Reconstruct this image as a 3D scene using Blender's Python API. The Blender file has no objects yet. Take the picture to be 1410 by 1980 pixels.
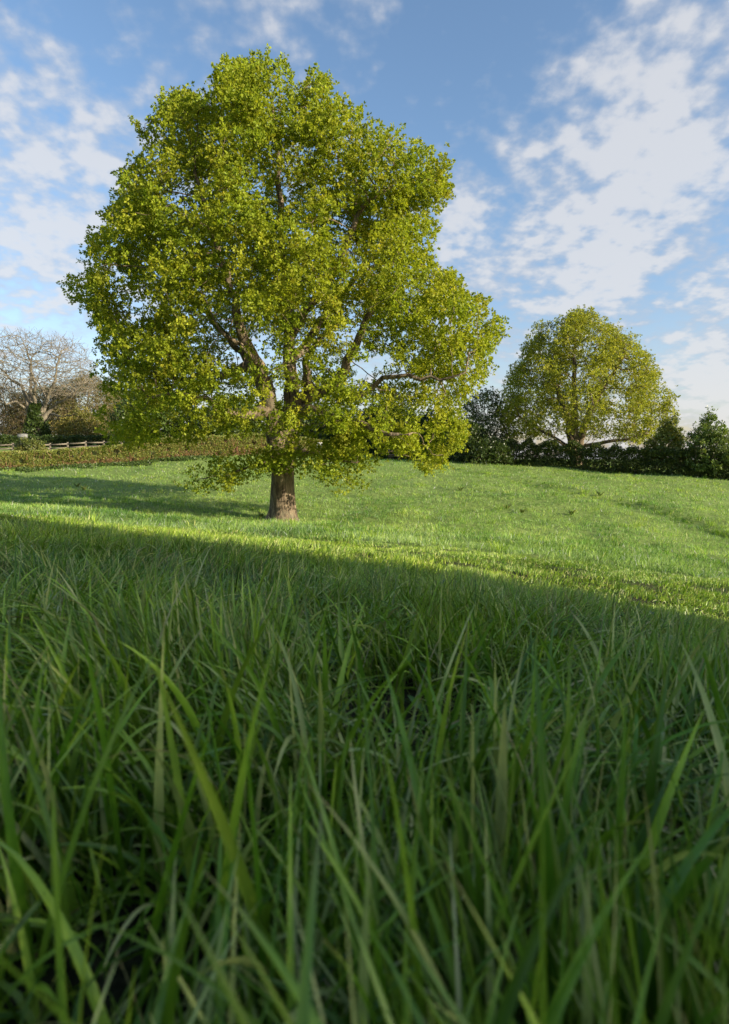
import bpy, math
import numpy as np
from mathutils import Vector

scene = bpy.context.scene
COL = scene.collection
R = math.radians

# ------------------------------------------------------------------ camera
EYE = np.array([0.0, 0.0, 0.50])
F = 1100.0                       # focal length in photograph pixels (1410 x 1980)
PITCH = R(5.71)
cd = bpy.data.cameras.new('camera')
cam = bpy.data.objects.new('camera', cd)
COL.objects.link(cam)
cam.location = EYE
cam.rotation_euler = (R(90) - PITCH, 0, 0)
cd.sensor_fit = 'VERTICAL'
cd.sensor_height = 36.0
cd.lens = 36.0 * F / 1980.0
cd.clip_start = 0.01
cd.clip_end = 5000
cd.dof.use_dof = True
cd.dof.focus_distance = 5.0
cd.dof.aperture_fstop = 4.3
scene.camera = cam

# ------------------------------------------------------------------ light
SUN_EL = R(17.0)
SUN_DIR = np.array([0.90 * math.cos(SUN_EL), -0.436 * math.cos(SUN_EL), math.sin(SUN_EL)])   # towards the sun
sd = bpy.data.lights.new('sun', 'SUN')
sd.energy = 4.8
sd.angle = R(0.5)
sd.color = (1.0, 0.88, 0.68)
sun = bpy.data.objects.new('sun', sd)
COL.objects.link(sun)
sun.rotation_euler = Vector(-SUN_DIR).to_track_quat('-Z', 'Y').to_euler()
sun.location = (20, -10, 30)

scene.view_settings.view_transform = 'Standard'
scene.view_settings.look = 'None'
scene.view_settings.exposure = 1.05
scene.view_settings.gamma = 1.0
scene.cycles.max_bounces = 7
scene.cycles.diffuse_bounces = 4
scene.cycles.transmission_bounces = 5
scene.cycles.transparent_max_bounces = 4


def ray(px, py):
    u = (px - 705.0) / F
    v = (990.0 - py) / F
    f = np.array([0, math.cos(PITCH), -math.sin(PITCH)])
    up = np.array([0, math.sin(PITCH), math.cos(PITCH)])
    return f + u * np.array([1.0, 0, 0]) + v * up


def P(px, py, D):
    """the place at ground distance D (metres along +Y) seen towards a direction of view"""
    r = ray(px, py)
    return EYE + r * (D / r[1])


def project(p):
    """N x 3 points -> view angles in photograph pixels"""
    q = np.asarray(p) - EYE
    zf = q[:, 1] * math.cos(PITCH) - q[:, 2] * math.sin(PITCH)
    yu = q[:, 1] * math.sin(PITCH) + q[:, 2] * math.cos(PITCH)
    zf = np.maximum(zf, 1e-3)
    return 705 + F * q[:, 0] / zf, 990 - F * yu / zf


# ---- world: Nishita sky with thin broken cloud
world = bpy.data.worlds.new('World')
scene.world = world
world.use_nodes = True
nt = world.node_tree
nt.nodes.clear()


class NB:
    """small helper for node trees"""
    def __init__(self, tree):
        self.t = tree

    def n(self, kind, **kw):
        nd = self.t.nodes.new(kind)
        for k, v in kw.items():
            setattr(nd, k, v)
        return nd

    def link(self, a, b):
        self.t.links.new(a, b)

    def put(self, sock, v):
        if hasattr(v, 'is_output') or isinstance(v, bpy.types.NodeSocket):
            self.link(v, sock)
        else:
            sock.default_value = v

    def math(self, op, a, b=0.0, c=0.0, clamp=False):
        nd = self.n('ShaderNodeMath', operation=op)
        nd.use_clamp = clamp
        for i, v in enumerate((a, b, c)):
            self.put(nd.inputs[i], v)
        return nd.outputs[0]

    def vmath(self, op, a, b=(0, 0, 0)):
        nd = self.n('ShaderNodeVectorMath', operation=op)
        self.put(nd.inputs[0], a)
        self.put(nd.inputs[1], b)
        return nd

    def smooth(self, v, a, b, to0=0.0, to1=1.0):
        nd = self.n('ShaderNodeMapRange', interpolation_type='SMOOTHSTEP')
        for i, x in enumerate((v, a, b, to0, to1)):
            self.put(nd.inputs[i], x)
        return nd.outputs[0]

    def noise(self, vec, scale, detail=4, rough=0.5, dist=0.0):
        nd = self.n('ShaderNodeTexNoise')
        if vec is not None:
            self.link(vec, nd.inputs['Vector'])
        nd.inputs['Scale'].default_value = scale
        nd.inputs['Detail'].default_value = detail
        nd.inputs['Roughness'].default_value = rough
        nd.inputs['Distortion'].default_value = dist
        return nd.outputs['Fac']

    def mix(self, f, a, b, blend='MIX'):
        nd = self.n('ShaderNodeMix', data_type='RGBA', blend_type=blend)
        self.put(nd.inputs['Factor'], f)
        self.put(nd.inputs[6], a)
        self.put(nd.inputs[7], b)
        return nd.outputs[2]


def build_sky():
    b = NB(nt)
    sky = b.n('ShaderNodeTexSky', sky_type='NISHITA')
    sky.sun_disc = False
    sky.sun_elevation = SUN_EL
    sky.sun_rotation = math.atan2(SUN_DIR[0], SUN_DIR[1])
    sky.altitude = 50
    sky.air_density = 1.0
    sky.dust_density = 1.3
    sky.ozone_density = 1.6
    tc = b.n('ShaderNodeTexCoord')
    d = tc.outputs['Generated']
    sep = b.n('ShaderNodeSeparateXYZ')
    b.link(d, sep.inputs[0])
    zz = b.math('ADD', b.math('MAXIMUM', sep.outputs[2], 0.0), 0.32)
    cmb = b.n('ShaderNodeCombineXYZ')
    b.link(b.math('DIVIDE', sep.outputs[0], zz), cmb.inputs[0])
    b.link(b.math('DIVIDE', sep.outputs[1], zz), cmb.inputs[1])
    uv = cmb.outputs[0]
    big = b.noise(uv, 2.2, 3, 0.5)
    mid = b.noise(uv, 11.0, 3, 0.5, 0.0)
    fine = b.noise(uv, 24.0, 5, 0.5, 0.0)
    shape = b.math('ADD', b.math('MULTIPLY', b.math('SUBTRACT', big, 0.5), 0.7), b.math('MULTIPLY', b.math('SUBTRACT', mid, 0.5), 1.5))
    shape = b.math('ADD', shape, b.math('MULTIPLY', b.math('SUBTRACT', fine, 0.5), 1.0))
    shape = b.math('ADD', shape, 0.36)
    # where the broken cloud is thicker and where the sky is open: (px, py, radius in degrees, weight)
    bias = None
    for (px, py, rad, w) in BLOBS:
        v = ray(px, py)
        v = v / np.linalg.norm(v)
        dot = b.vmath('DOT_PRODUCT', d, tuple(v)).outputs['Value']
        g = b.smooth(dot, math.cos(R(rad)), 1.0, 0.0, w)
        bias = g if bias is None else b.math('ADD', bias, g)
    veil = b.smooth(sep.outputs[2], 0.34, 0.0, 0.0, 0.30)
    cover = b.math('ADD', b.math('ADD', shape, bias), veil)
    alpha = b.smooth(cover, 0.28, 0.98)
    alpha = b.math('MULTIPLY', alpha, 0.80)
    grey = b.smooth(b.math('ADD', cover, b.math('MULTIPLY', b.math('SUBTRACT', b.noise(uv, 4.0, 5, 0.5), 0.5), 0.8)), 0.5, 0.95)
    ccol = b.mix(grey, (0.60, 0.66, 0.77, 1), (0.90, 0.90, 0.92, 1))
    # clouds low over the horizon are seen through more air
    bg1 = b.n('ShaderNodeBackground')
    low = b.smooth(sep.outputs[2], 0.0, 0.42)
    tint = b.mix(1.0, sky.outputs[0], b.mix(low, (0.90, 0.80, 0.80, 1), (0.86, 0.93, 0.97, 1)), 'MULTIPLY')
    b.link(tint, bg1.inputs[0])
    bg1.inputs[1].default_value = 0.125
    bg2 = b.n('ShaderNodeBackground')
    b.link(ccol, bg2.inputs[0])
    bg2.inputs[1].default_value = 0.42
    mx = b.n('ShaderNodeMixShader')
    b.link(alpha, mx.inputs[0])
    b.link(bg1.outputs[0], mx.inputs[1])
    b.link(bg2.outputs[0], mx.inputs[2])
    out = b.n('ShaderNodeOutputWorld')
    b.link(mx.outputs[0], out.inputs[0])


BLOBS = [
    (1020, 430, 15, 0.34), (1290, 300, 15, 0.18), (1400, 80, 14, 0.18), (920, 500, 8, 0.08), (1200, 180, 9, 0.08),
    (1400, 420, 10, 0.06), (160, 360, 14, 0.22), (30, 280, 12, 0.10), (40, 530, 8, 0.22),
    (620, 90, 14, 0.12), (120, 90, 10, 0.06), (350, 60, 9, 0.05), (1180, 555, 5, 0.22), (1400, 650, 7, 0.26), (1380, 740, 6, 0.2),
    (970, 120, 13, -0.2), (20, 10, 8, -0.12), (1230, 620, 6, -0.18), (110, 640, 8, -0.14),
    (820, 220, 7, -0.12), (1000, 610, 5, -0.12), (220, 150, 7, -0.1),
]
build_sky()

# ------------------------------------------------------------------ mesh helpers


def tag(o, label=None, cat=None, group=None, kind=None):
    if label: o['label'] = label
    if cat: o['category'] = cat
    if group: o['group'] = group
    if kind: o['kind'] = kind
    return o


def empty(name, loc):
    o = bpy.data.objects.new(name, None)
    COL.objects.link(o)
    o.location = tuple(float(c) for c in loc)
    o.empty_display_size = 0.3
    return o


def mesh_obj(name, verts, faces, mat, parent=None, colors=None, smooth=False, origin=None):
    """faces: list of integer arrays (n x k); colors: N x 3 per vertex"""
    verts = np.asarray(verts, dtype=np.float64)
    if parent is not None:
        verts = verts - np.array(parent.location)
    elif origin is not None:
        verts = verts - np.asarray(origin)
    me = bpy.data.meshes.new(name)
    if not isinstance(faces, (list, tuple)):
        faces = [faces]
    faces = [np.asarray(f, dtype=np.int32) for f in faces if len(f)]
    nl = sum(f.size for f in faces)
    npoly = sum(len(f) for f in faces)
    me.vertices.add(len(verts))
    me.vertices.foreach_set('co', verts.astype(np.float32).ravel())
    me.loops.add(nl)
    me.loops.foreach_set('vertex_index', np.concatenate([f.ravel() for f in faces]))
    me.polygons.add(npoly)
    tot = np.concatenate([np.full(len(f), f.shape[1], np.int32) for f in faces])
    st = np.concatenate([[0], np.cumsum(tot)[:-1]]).astype(np.int32)
    me.polygons.foreach_set('loop_start', st)
    me.polygons.foreach_set('loop_total', tot)
    if smooth:
        me.polygons.foreach_set('use_smooth', np.ones(npoly, dtype=bool))
    me.update(calc_edges=True)
    if colors is not None:
        at = me.color_attributes.new('tint', 'FLOAT_COLOR', 'POINT')
        c4 = np.ones((len(verts), 4), np.float32)
        c4[:, :3] = colors
        at.data.foreach_set('color', c4.ravel())
    me.materials.append(mat)
    o = bpy.data.objects.new(name, me)
    COL.objects.link(o)
    if parent is not None:
        o.parent = parent
    elif origin is not None:
        o.location = tuple(float(c) for c in origin)
    return o


# ------------------------------------------------------------------ materials


def leaf_material(name, translucent=0.4, rough=0.45, spec=0.35, transl_tint=(1.25, 1.2, 0.55), detail=0.0):
    m = bpy.data.materials.new(name)
    m.use_nodes = True
    t = m.node_tree
    t.nodes.clear()
    b = NB(t)
    at = b.n('ShaderNodeAttribute', attribute_name='tint')
    base = at.outputs['Color']
    if detail > 0:
        ns = b.noise(None, detail, 3, 0.6)
        base = b.mix(b.smooth(ns, 0.3, 0.7), b.mix(1.0, base, (0.78, 0.82, 0.8, 1), 'MULTIPLY'), b.mix(1.0, base, (1.2, 1.15, 1.1, 1), 'MULTIPLY'))
    pr = b.n('ShaderNodeBsdfPrincipled')
    b.link(base, pr.inputs['Base Color'])
    pr.inputs['Roughness'].default_value = rough
    pr.inputs['Specular IOR Level'].default_value = spec
    tr = b.n('ShaderNodeBsdfTranslucent')
    b.link(b.mix(1.0, base, tuple(transl_tint) + (1,), 'MULTIPLY'), tr.inputs[0])
    mx = b.n('ShaderNodeMixShader')
    mx.inputs[0].default_value = translucent
    b.link(pr.outputs[0], mx.inputs[1])
    b.link(tr.outputs[0], mx.inputs[2])
    out = b.n('ShaderNodeOutputMaterial')
    b.link(mx.outputs[0], out.inputs[0])
    return m


def rough_material(name, c1, c2, scale, bump=0.3, stretch=(1, 1, 1), rough=0.9, c3=None):
    m = bpy.data.materials.new(name)
    m.use_nodes = True
    t = m.node_tree
    t.nodes.clear()
    b = NB(t)
    tc = b.n('ShaderNodeTexCoord')
    mp = b.n('ShaderNodeMapping')
    mp.inputs['Scale'].default_value = stretch
    b.link(tc.outputs['Object'], mp.inputs[0])
    n1 = b.noise(mp.outputs[0], scale, 6, 0.65, 0.4)
    col = b.mix(b.smooth(n1, 0.35, 0.68), c1 + (1,), c2 + (1,))
    if c3:
        n2 = b.noise(tc.outputs['Object'], scale * 0.25, 4, 0.6)
        col = b.mix(b.smooth(n2, 0.52, 0.7), col, c3 + (1,))
    pr = b.n('ShaderNodeBsdfPrincipled')
    b.link(col, pr.inputs['Base Color'])
    pr.inputs['Roughness'].default_value = rough
    pr.inputs['Specular IOR Level'].default_value = 0.2
    bp = b.n('ShaderNodeBump')
    bp.inputs['Strength'].default_value = bump
    bp.inputs['Distance'].default_value = 0.05
    b.link(n1, bp.inputs['Height'])
    b.link(bp.outputs[0], pr.inputs['Normal'])
    out = b.n('ShaderNodeOutputMaterial')
    b.link(pr.outputs[0], out.inputs[0])
    return m


M_OAK = leaf_material('oak_leaf', 0.46, 0.55, 0.2)
M_LEAF = leaf_material('hedge_leaf', 0.25, 0.42, 0.4)
M_GRASS = leaf_material('grass_blade', 0.2, 0.33, 0.36, (1.1, 1.25, 0.5), detail=30)
M_TURF = leaf_material('turf_blade', 0.36, 0.62, 0.22, (1.1, 1.25, 0.5))
M_BARK = rough_material('oak_bark', (0.055, 0.042, 0.028), (0.27, 0.205, 0.13), 9.0, 1.0, (1, 1, 0.22), c3=(0.15, 0.135, 0.085))
M_GREYBARK = rough_material('grey_bark', (0.10, 0.085, 0.06), (0.23, 0.20, 0.145), 6.0, 0.4, (1, 1, 0.3))
M_TWIG = rough_material('dry_twig', (0.12, 0.09, 0.055), (0.24, 0.19, 0.12), 8.0, 0.2)
M_STEM = rough_material('reddish_stem', (0.17, 0.085, 0.05), (0.34, 0.19, 0.11), 8.0, 0.2)
M_WOOD = rough_material('weathered_timber', (0.11, 0.09, 0.065), (0.22, 0.19, 0.145), 7.0, 0.2, (0.3, 0.3, 1))
M_DARKWOOD = rough_material('old_dark_timber', (0.10, 0.075, 0.05), (0.2, 0.15, 0.1), 7.0, 0.2)
M_STONE = rough_material('pale_stone', (0.16, 0.16, 0.15), (0.26, 0.26, 0.245), 6.0, 0.3)
M_WHITE = rough_material('white_paint', (0.68, 0.68, 0.66), (0.8, 0.8, 0.78), 4.0, 0.05, rough=0.5)
M_GREY = rough_material('grey_panel', (0.20, 0.21, 0.24), (0.27, 0.28, 0.31), 4.0, 0.05, rough=0.5)

# ------------------------------------------------------------------ noise


class Waves:
    def __init__(self, seed, wl, n=10, dim=2):
        r = np.random.RandomState(seed)
        d = r.normal(size=(n, dim))
        d /= np.linalg.norm(d, axis=1)[:, None]
        self.k = d * (2 * math.pi / (wl * r.uniform(0.6, 1.7, n)))[:, None]
        self.p = r.uniform(0, 6.28, n)
        self.n = n

    def __call__(self, p):
        p = np.asarray(p)[:, :self.k.shape[1]]
        return np.sin(p @ self.k.T + self.p).sum(1) / math.sqrt(self.n / 2.0)      # about unit variance


# ------------------------------------------------------------------ terrain
GRASS_H = 0.16
_ctrl = [
    (0, 0, 0.0), (-1.5, 1.5, -0.02), (1.5, 1.5, -0.22), (0, 2.2, -0.18), (-3, 3.5, -0.06), (3, -1, -0.25), (-3, -2, 0.12),
    (0, -6, 0.1), (-12, 0, 0.35), (12, 0, -1.15), (-10, -12, 0.5), (12, -12, -1.1), (30, -10, -2.2), (-30, -10, 1.0),
]


def _c(px, py, D, dz=0.0):
    p = P(px, py, D)
    _ctrl.append((p[0], p[1], p[2] - dz))


_c(0, 992, 6.5, .11); _c(350, 1030, 5.6, .115); _c(705, 1085, 4.6, .12); _c(1410, 1180, 3.5, .13); _c(1060, 1130, 4.0, .13)
_c(0, 978, 12, .08); _c(350, 1013, 10, .08); _c(705, 1040, 9, .08); _c(1060, 1075, 8, .08); _c(1410, 1112, 8, .08)
_c(0, 972, 19, .05); _c(545, 1007, 20, 0); _c(250, 985, 20, .05); _c(900, 1014, 19, .05); _c(1410, 1052, 17, .05)
_c(0, 950, 27, .05); _c(300, 944, 28, .05); _c(700, 950, 29, .05); _c(1000, 952, 27, .05); _c(1410, 990, 22, .05)
_c(0, 908, 38); _c(330, 887, 42); _c(500, 878, 45); _c(690, 886, 50)
_c(1410, 927, 36.5); _c(1150, 911, 41); _c(880, 893, 45); _c(740, 889, 50)
_c(100, 881, 58); _c(-100, 883, 58); _c(300, 873, 62); _c(100, 842, 80); _c(500, 862, 75); _c(720, 874, 80); _c(-400, 850, 80)
_c(1110, 895, 47); _c(1410, 915, 50); _c(1000, 900, 90); _c(1500, 915, 80); _c(2000, 960, 40); _c(1700, 1000, 25); _c(-500, 900, 30)
_ctrl = np.array(_ctrl)


def _phi(r):
    return np.sqrt(r * r + 4.0)


def _rbf():
    n = len(_ctrl)
    X = _ctrl[:, :2]
    A = _phi(np.linalg.norm(X[:, None] - X[None], axis=2)) + 0.02 * -np.eye(n)
    Q = np.concatenate([np.ones((n, 1)), X], 1)
    M = np.zeros((n + 3, n + 3))
    M[:n, :n] = A
    M[:n, n:] = Q
    M[n:, :n] = Q.T
    s = np.linalg.solve(M, np.concatenate([_ctrl[:, 2], [0, 0, 0]]))
    return s[:n], s[n:]


_w, _q = _rbf()
_bump1, _bump2, _bump3 = Waves(3, 5.0), Waves(4, 1.3), Waves(5, 0.5)


def _base_height(x, y):
    x = np.asarray(x, float).ravel()
    y = np.asarray(y, float).ravel()
    r = np.hypot(x, y)
    k = np.minimum(1.0, 95.0 / np.maximum(r, 1e-6))
    xs, ys = x * k, y * k
    z = np.zeros_like(x)
    for i in range(0, len(x), 50000):
        sl = slice(i, i + 50000)
        d = np.hypot(xs[sl, None] - _ctrl[None, :, 0], ys[sl, None] - _ctrl[None, :, 1])
        z[sl] = _phi(d) @ _w + _q[0] + _q[1] * xs[sl] + _q[2] * ys[sl]
    return z - np.maximum(r - 95, 0) * 0.006


def hit_ground(px, py, fn=None):
    r = ray(px, py)
    D = np.concatenate([np.arange(0.5, 20, .1), np.arange(20, 90, .25)])
    pts = EYE[None] + r[None] * (D / r[1])[:, None]
    z = (fn or _base_height)(pts[:, 0], pts[:, 1])
    k = np.argmax(pts[:, 2] < z)
    return pts[k]


BANK = np.array([hit_ground(*q)[:2] for q in ((830, 897), (930, 915), (1020, 933), (1120, 953), (1200, 970), (1280, 988), (1350, 1010), (1430, 1040))])


def poly_dist(x, y, line):
    best = np.full(len(x), 1e9)
    side = np.zeros(len(x))
    for a, b in zip(line[:-1], line[1:]):
        d = b - a
        t = np.clip(((x - a[0]) * d[0] + (y - a[1]) * d[1]) / (d @ d), 0, 1)
        ex, ey = x - a[0] - t * d[0], y - a[1] - t * d[1]
        e = np.hypot(ex, ey)
        m = e < best
        best[m] = e[m]
        side[m] = np.sign(d[0] * ey - d[1] * ex)[m]
    return best, side


def height(x, y):
    x = np.asarray(x, float).ravel()
    y = np.asarray(y, float).ravel()
    z = _base_height(x, y)
    p = np.stack([x, y], 1)
    r = np.hypot(x, y)
    f = np.clip((r - 3) / 8, 0, 1)
    z = z + f * (0.035 * _bump1(p) + 0.022 * _bump2(p)) + 0.008 * _bump3(p) * np.clip(r / 3, 0, 1)
    d, s = poly_dist(x, y, BANK)
    wob = 0.7 + 0.4 * _bump1(p * 1.5)
    z = z - np.clip(wob, 0, 1.3) * 0.06 * np.exp(-(d / 0.4) ** 2) + 0.06 * s * np.exp(-(d / 1.2) ** 2)
    return z


def gz(x, y):
    return float(height([x], [y])[0])


def stand(px, D):
    """a point on the ground at distance D in the direction of column px"""
    p = P(px, 880, D)
    return np.array([p[0], p[1], gz(p[0], p[1])])


def build_ground():
    rs = np.concatenate([[0.0], np.geomspace(0.25, 95, 230), np.geomspace(100, 3000, 30)])
    na = 360
    an = np.linspace(0, 2 * math.pi, na, endpoint=False)
    x = (rs[:, None] * np.sin(an)[None]).ravel()
    y = (rs[:, None] * np.cos(an)[None]).ravel()
    z = height(x, y)
    V = np.stack([x, y, z], 1)
    i = np.arange(len(rs) - 1)[:, None] * na
    j = np.arange(na)[None]
    jn = (j + 1) % na
    q = np.stack([i + j, i + jn, i + na + jn, i + na + j], -1).reshape(-1, 4)
    q = q[na:]
    tri = np.stack([np.zeros(na, int), na + (np.arange(na) + 1) % na, na + np.arange(na)], 1)
    m = bpy.data.materials.new('meadow_soil')
    m.use_nodes = True
    t = m.node_tree
    t.nodes.clear()
    b = NB(t)
    tc = b.n('ShaderNodeTexCoord')
    o = tc.outputs['Object']
    n1 = b.noise(o, 0.35, 4, 0.6)
    n2 = b.noise(o, 6.0, 5, 0.7)
    n3 = b.noise(o, 40.0, 3, 0.6)
    c = b.mix(b.smooth(n1, 0.35, 0.65), (0.175, 0.24, 0.06, 1), (0.23, 0.30, 0.08, 1))
    c = b.mix(b.smooth(n2, 0.4, 0.75), c, (0.075, 0.12, 0.018, 1))
    c = b.mix(b.math('MULTIPLY', b.smooth(n3, 0.58, 0.75), 0.5), c, (0.24, 0.23, 0.08, 1))
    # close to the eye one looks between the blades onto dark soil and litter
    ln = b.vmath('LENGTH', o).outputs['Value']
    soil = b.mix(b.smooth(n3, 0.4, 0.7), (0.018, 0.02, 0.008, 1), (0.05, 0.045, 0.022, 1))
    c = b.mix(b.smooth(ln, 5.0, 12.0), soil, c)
    pr = b.n('ShaderNodeBsdfPrincipled')
    b.link(c, pr.inputs['Base Color'])
    pr.inputs['Roughness'].default_value = 0.95
    pr.inputs['Specular IOR Level'].default_value = 0.1
    bp = b.n('ShaderNodeBump')
    bp.inputs['Strength'].default_value = 0.8
    bp.inputs['Distance'].default_value = 0.06
    b.link(b.math('ADD', n2, b.math('MULTIPLY', n3, 0.5)), bp.inputs['Height'])
    b.link(bp.outputs[0], pr.inputs['Normal'])
    out = b.n('ShaderNodeOutputMaterial')
    b.link(pr.outputs[0], out.inputs[0])
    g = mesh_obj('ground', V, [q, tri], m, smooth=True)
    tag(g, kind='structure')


build_ground()

# ------------------------------------------------------------------ grass


def blades(pos, L, W, az, lean, bend, tint, seg=6, fold=True, twist=None, rng=None, tipcol=None):
    """curved tapering blades of grass; returns verts, quads, colours"""
    N = len(pos)
    t = np.linspace(0, 1, seg + 1)
    th = lean[:, None] + bend[:, None] * (t[None] ** 1.4)
    dl = L[:, None] / seg
    sx = np.concatenate([np.zeros((N, 1)), np.cumsum(np.sin((th[:, 1:] + th[:, :-1]) / 2) * dl, 1)], 1)
    sz = np.concatenate([np.zeros((N, 1)), np.cumsum(np.cos((th[:, 1:] + th[:, :-1]) / 2) * dl, 1)], 1)
    ca, sa = np.cos(az), np.sin(az)
    # sideways wander so that a blade is not a plane curve
    if rng is None:
        rng = np.random.RandomState(1)
    wob = rng.normal(0, 0.10, N)[:, None] * L[:, None] * (t[None] ** 2)
    C = np.stack([pos[:, 0, None] + sx * ca[:, None] - wob * sa[:, None], pos[:, 1, None] + sx * sa[:, None] + wob * ca[:, None], pos[:, 2, None] + sz], -1)
    if twist is None:
        twist = rng.normal(0, 0.7, N)
    tw = rng.normal(0, 0.5, N)[:, None] + twist[:, None] * t[None]
    side0 = np.stack([-sa, ca, np.zeros(N)], -1)[:, None, :]
    nrm = np.stack([np.cos(th) * ca[:, None], np.cos(th) * sa[:, None], -np.sin(th)], -1)
    side = side0 * np.cos(tw)[..., None] + nrm * np.sin(tw)[..., None]
    up = -side0 * np.sin(tw)[..., None] + nrm * np.cos(tw)[..., None]
    w = W[:, None] * 0.5 * (0.55 + 0.45 * np.minimum(1, t[None] * 4)) * (1 - t[None] ** 2.2) + 0.0003
    Lf = C - side * w[..., None]
    Rt = C + side * w[..., None]
    if fold:
        Md = C + up * (w * 0.45)[..., None]
        V = np.stack([Lf, Md, Rt], 2)
        k = 3
    else:
        V = np.stack([Lf, Rt], 2)
        k = 2
    V = V.reshape(-1, 3)
    base = (np.arange(N) * (seg + 1) * k)[:, None, None]
    s = (np.arange(seg) * k)[None, :, None]
    c = np.arange(k - 1)[None, None, :]
    a = base + s + c
    q = np.stack([a, a + 1, a + 1 + k, a + k], -1).reshape(-1, 4)
    col = np.repeat(tint[:, None, :], (seg + 1), axis=1)
    tt = t[None, :, None]
    pale = np.array([1.25, 1.15, 1.3])                       # sheaths are paler and straw-tinged at the foot
    col = col * (1 + (pale - 1) * np.clip(1 - tt * 4, 0, 1))
    if tipcol is not None:
        col = col * (1 - np.clip((tt - .8) * 5, 0, 1) * tipcol[:, None, None]) + np.array([0.30, 0.22, 0.10]) * np.clip((tt - .8) * 5, 0, 1) * tipcol[:, None, None]
    col = np.repeat(col[:, :, None, :], k, axis=2).reshape(-1, 3)
    return V, q, col


def wedge(rng, n, r0, r1, half=42, power=1.0):
    """random ground points between two distances in the widened field of view"""
    r = np.sqrt(rng.uniform(r0 ** 2, r1 ** 2, n)) if power == 1.0 else (r0 + (r1 - r0) * rng.uniform(0, 1, n) ** power)
    a = R(1) * rng.uniform(-half, half, n)
    return r * np.sin(a), r * np.cos(a)


G_CLUMP, G_DIR, G_DIR2, G_HUE, G_FINE = Waves(11, 0.7), Waves(12, 2.2), Waves(13, 0.8), Waves(14, 3.0), Waves(15, 0.25)
G_HUE2 = Waves(16, 9.0)


def grass_tint(rng, x, y, bright=1.0, dry=0.03, pale_f=1.0):
    n = len(x)
    p = np.stack([x, y], 1)
    h = np.clip(0.5 + 0.22 * G_HUE(p) + 0.15 * G_HUE2(p) + rng.normal(0, .28, n), 0, 1)[:, None]
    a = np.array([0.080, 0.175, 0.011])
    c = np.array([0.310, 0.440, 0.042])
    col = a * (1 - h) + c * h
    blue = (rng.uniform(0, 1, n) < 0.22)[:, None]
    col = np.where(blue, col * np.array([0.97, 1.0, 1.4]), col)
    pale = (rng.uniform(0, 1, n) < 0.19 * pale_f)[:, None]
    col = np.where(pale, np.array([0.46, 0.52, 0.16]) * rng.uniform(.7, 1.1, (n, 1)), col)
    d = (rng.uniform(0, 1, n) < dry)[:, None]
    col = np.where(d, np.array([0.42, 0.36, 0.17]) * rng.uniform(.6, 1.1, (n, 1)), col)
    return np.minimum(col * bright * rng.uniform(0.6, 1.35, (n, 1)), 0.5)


def add(parts, V, q, c):
    off = sum(len(p[0]) for p in parts)
    parts.append((V, q + off, c))


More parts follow.
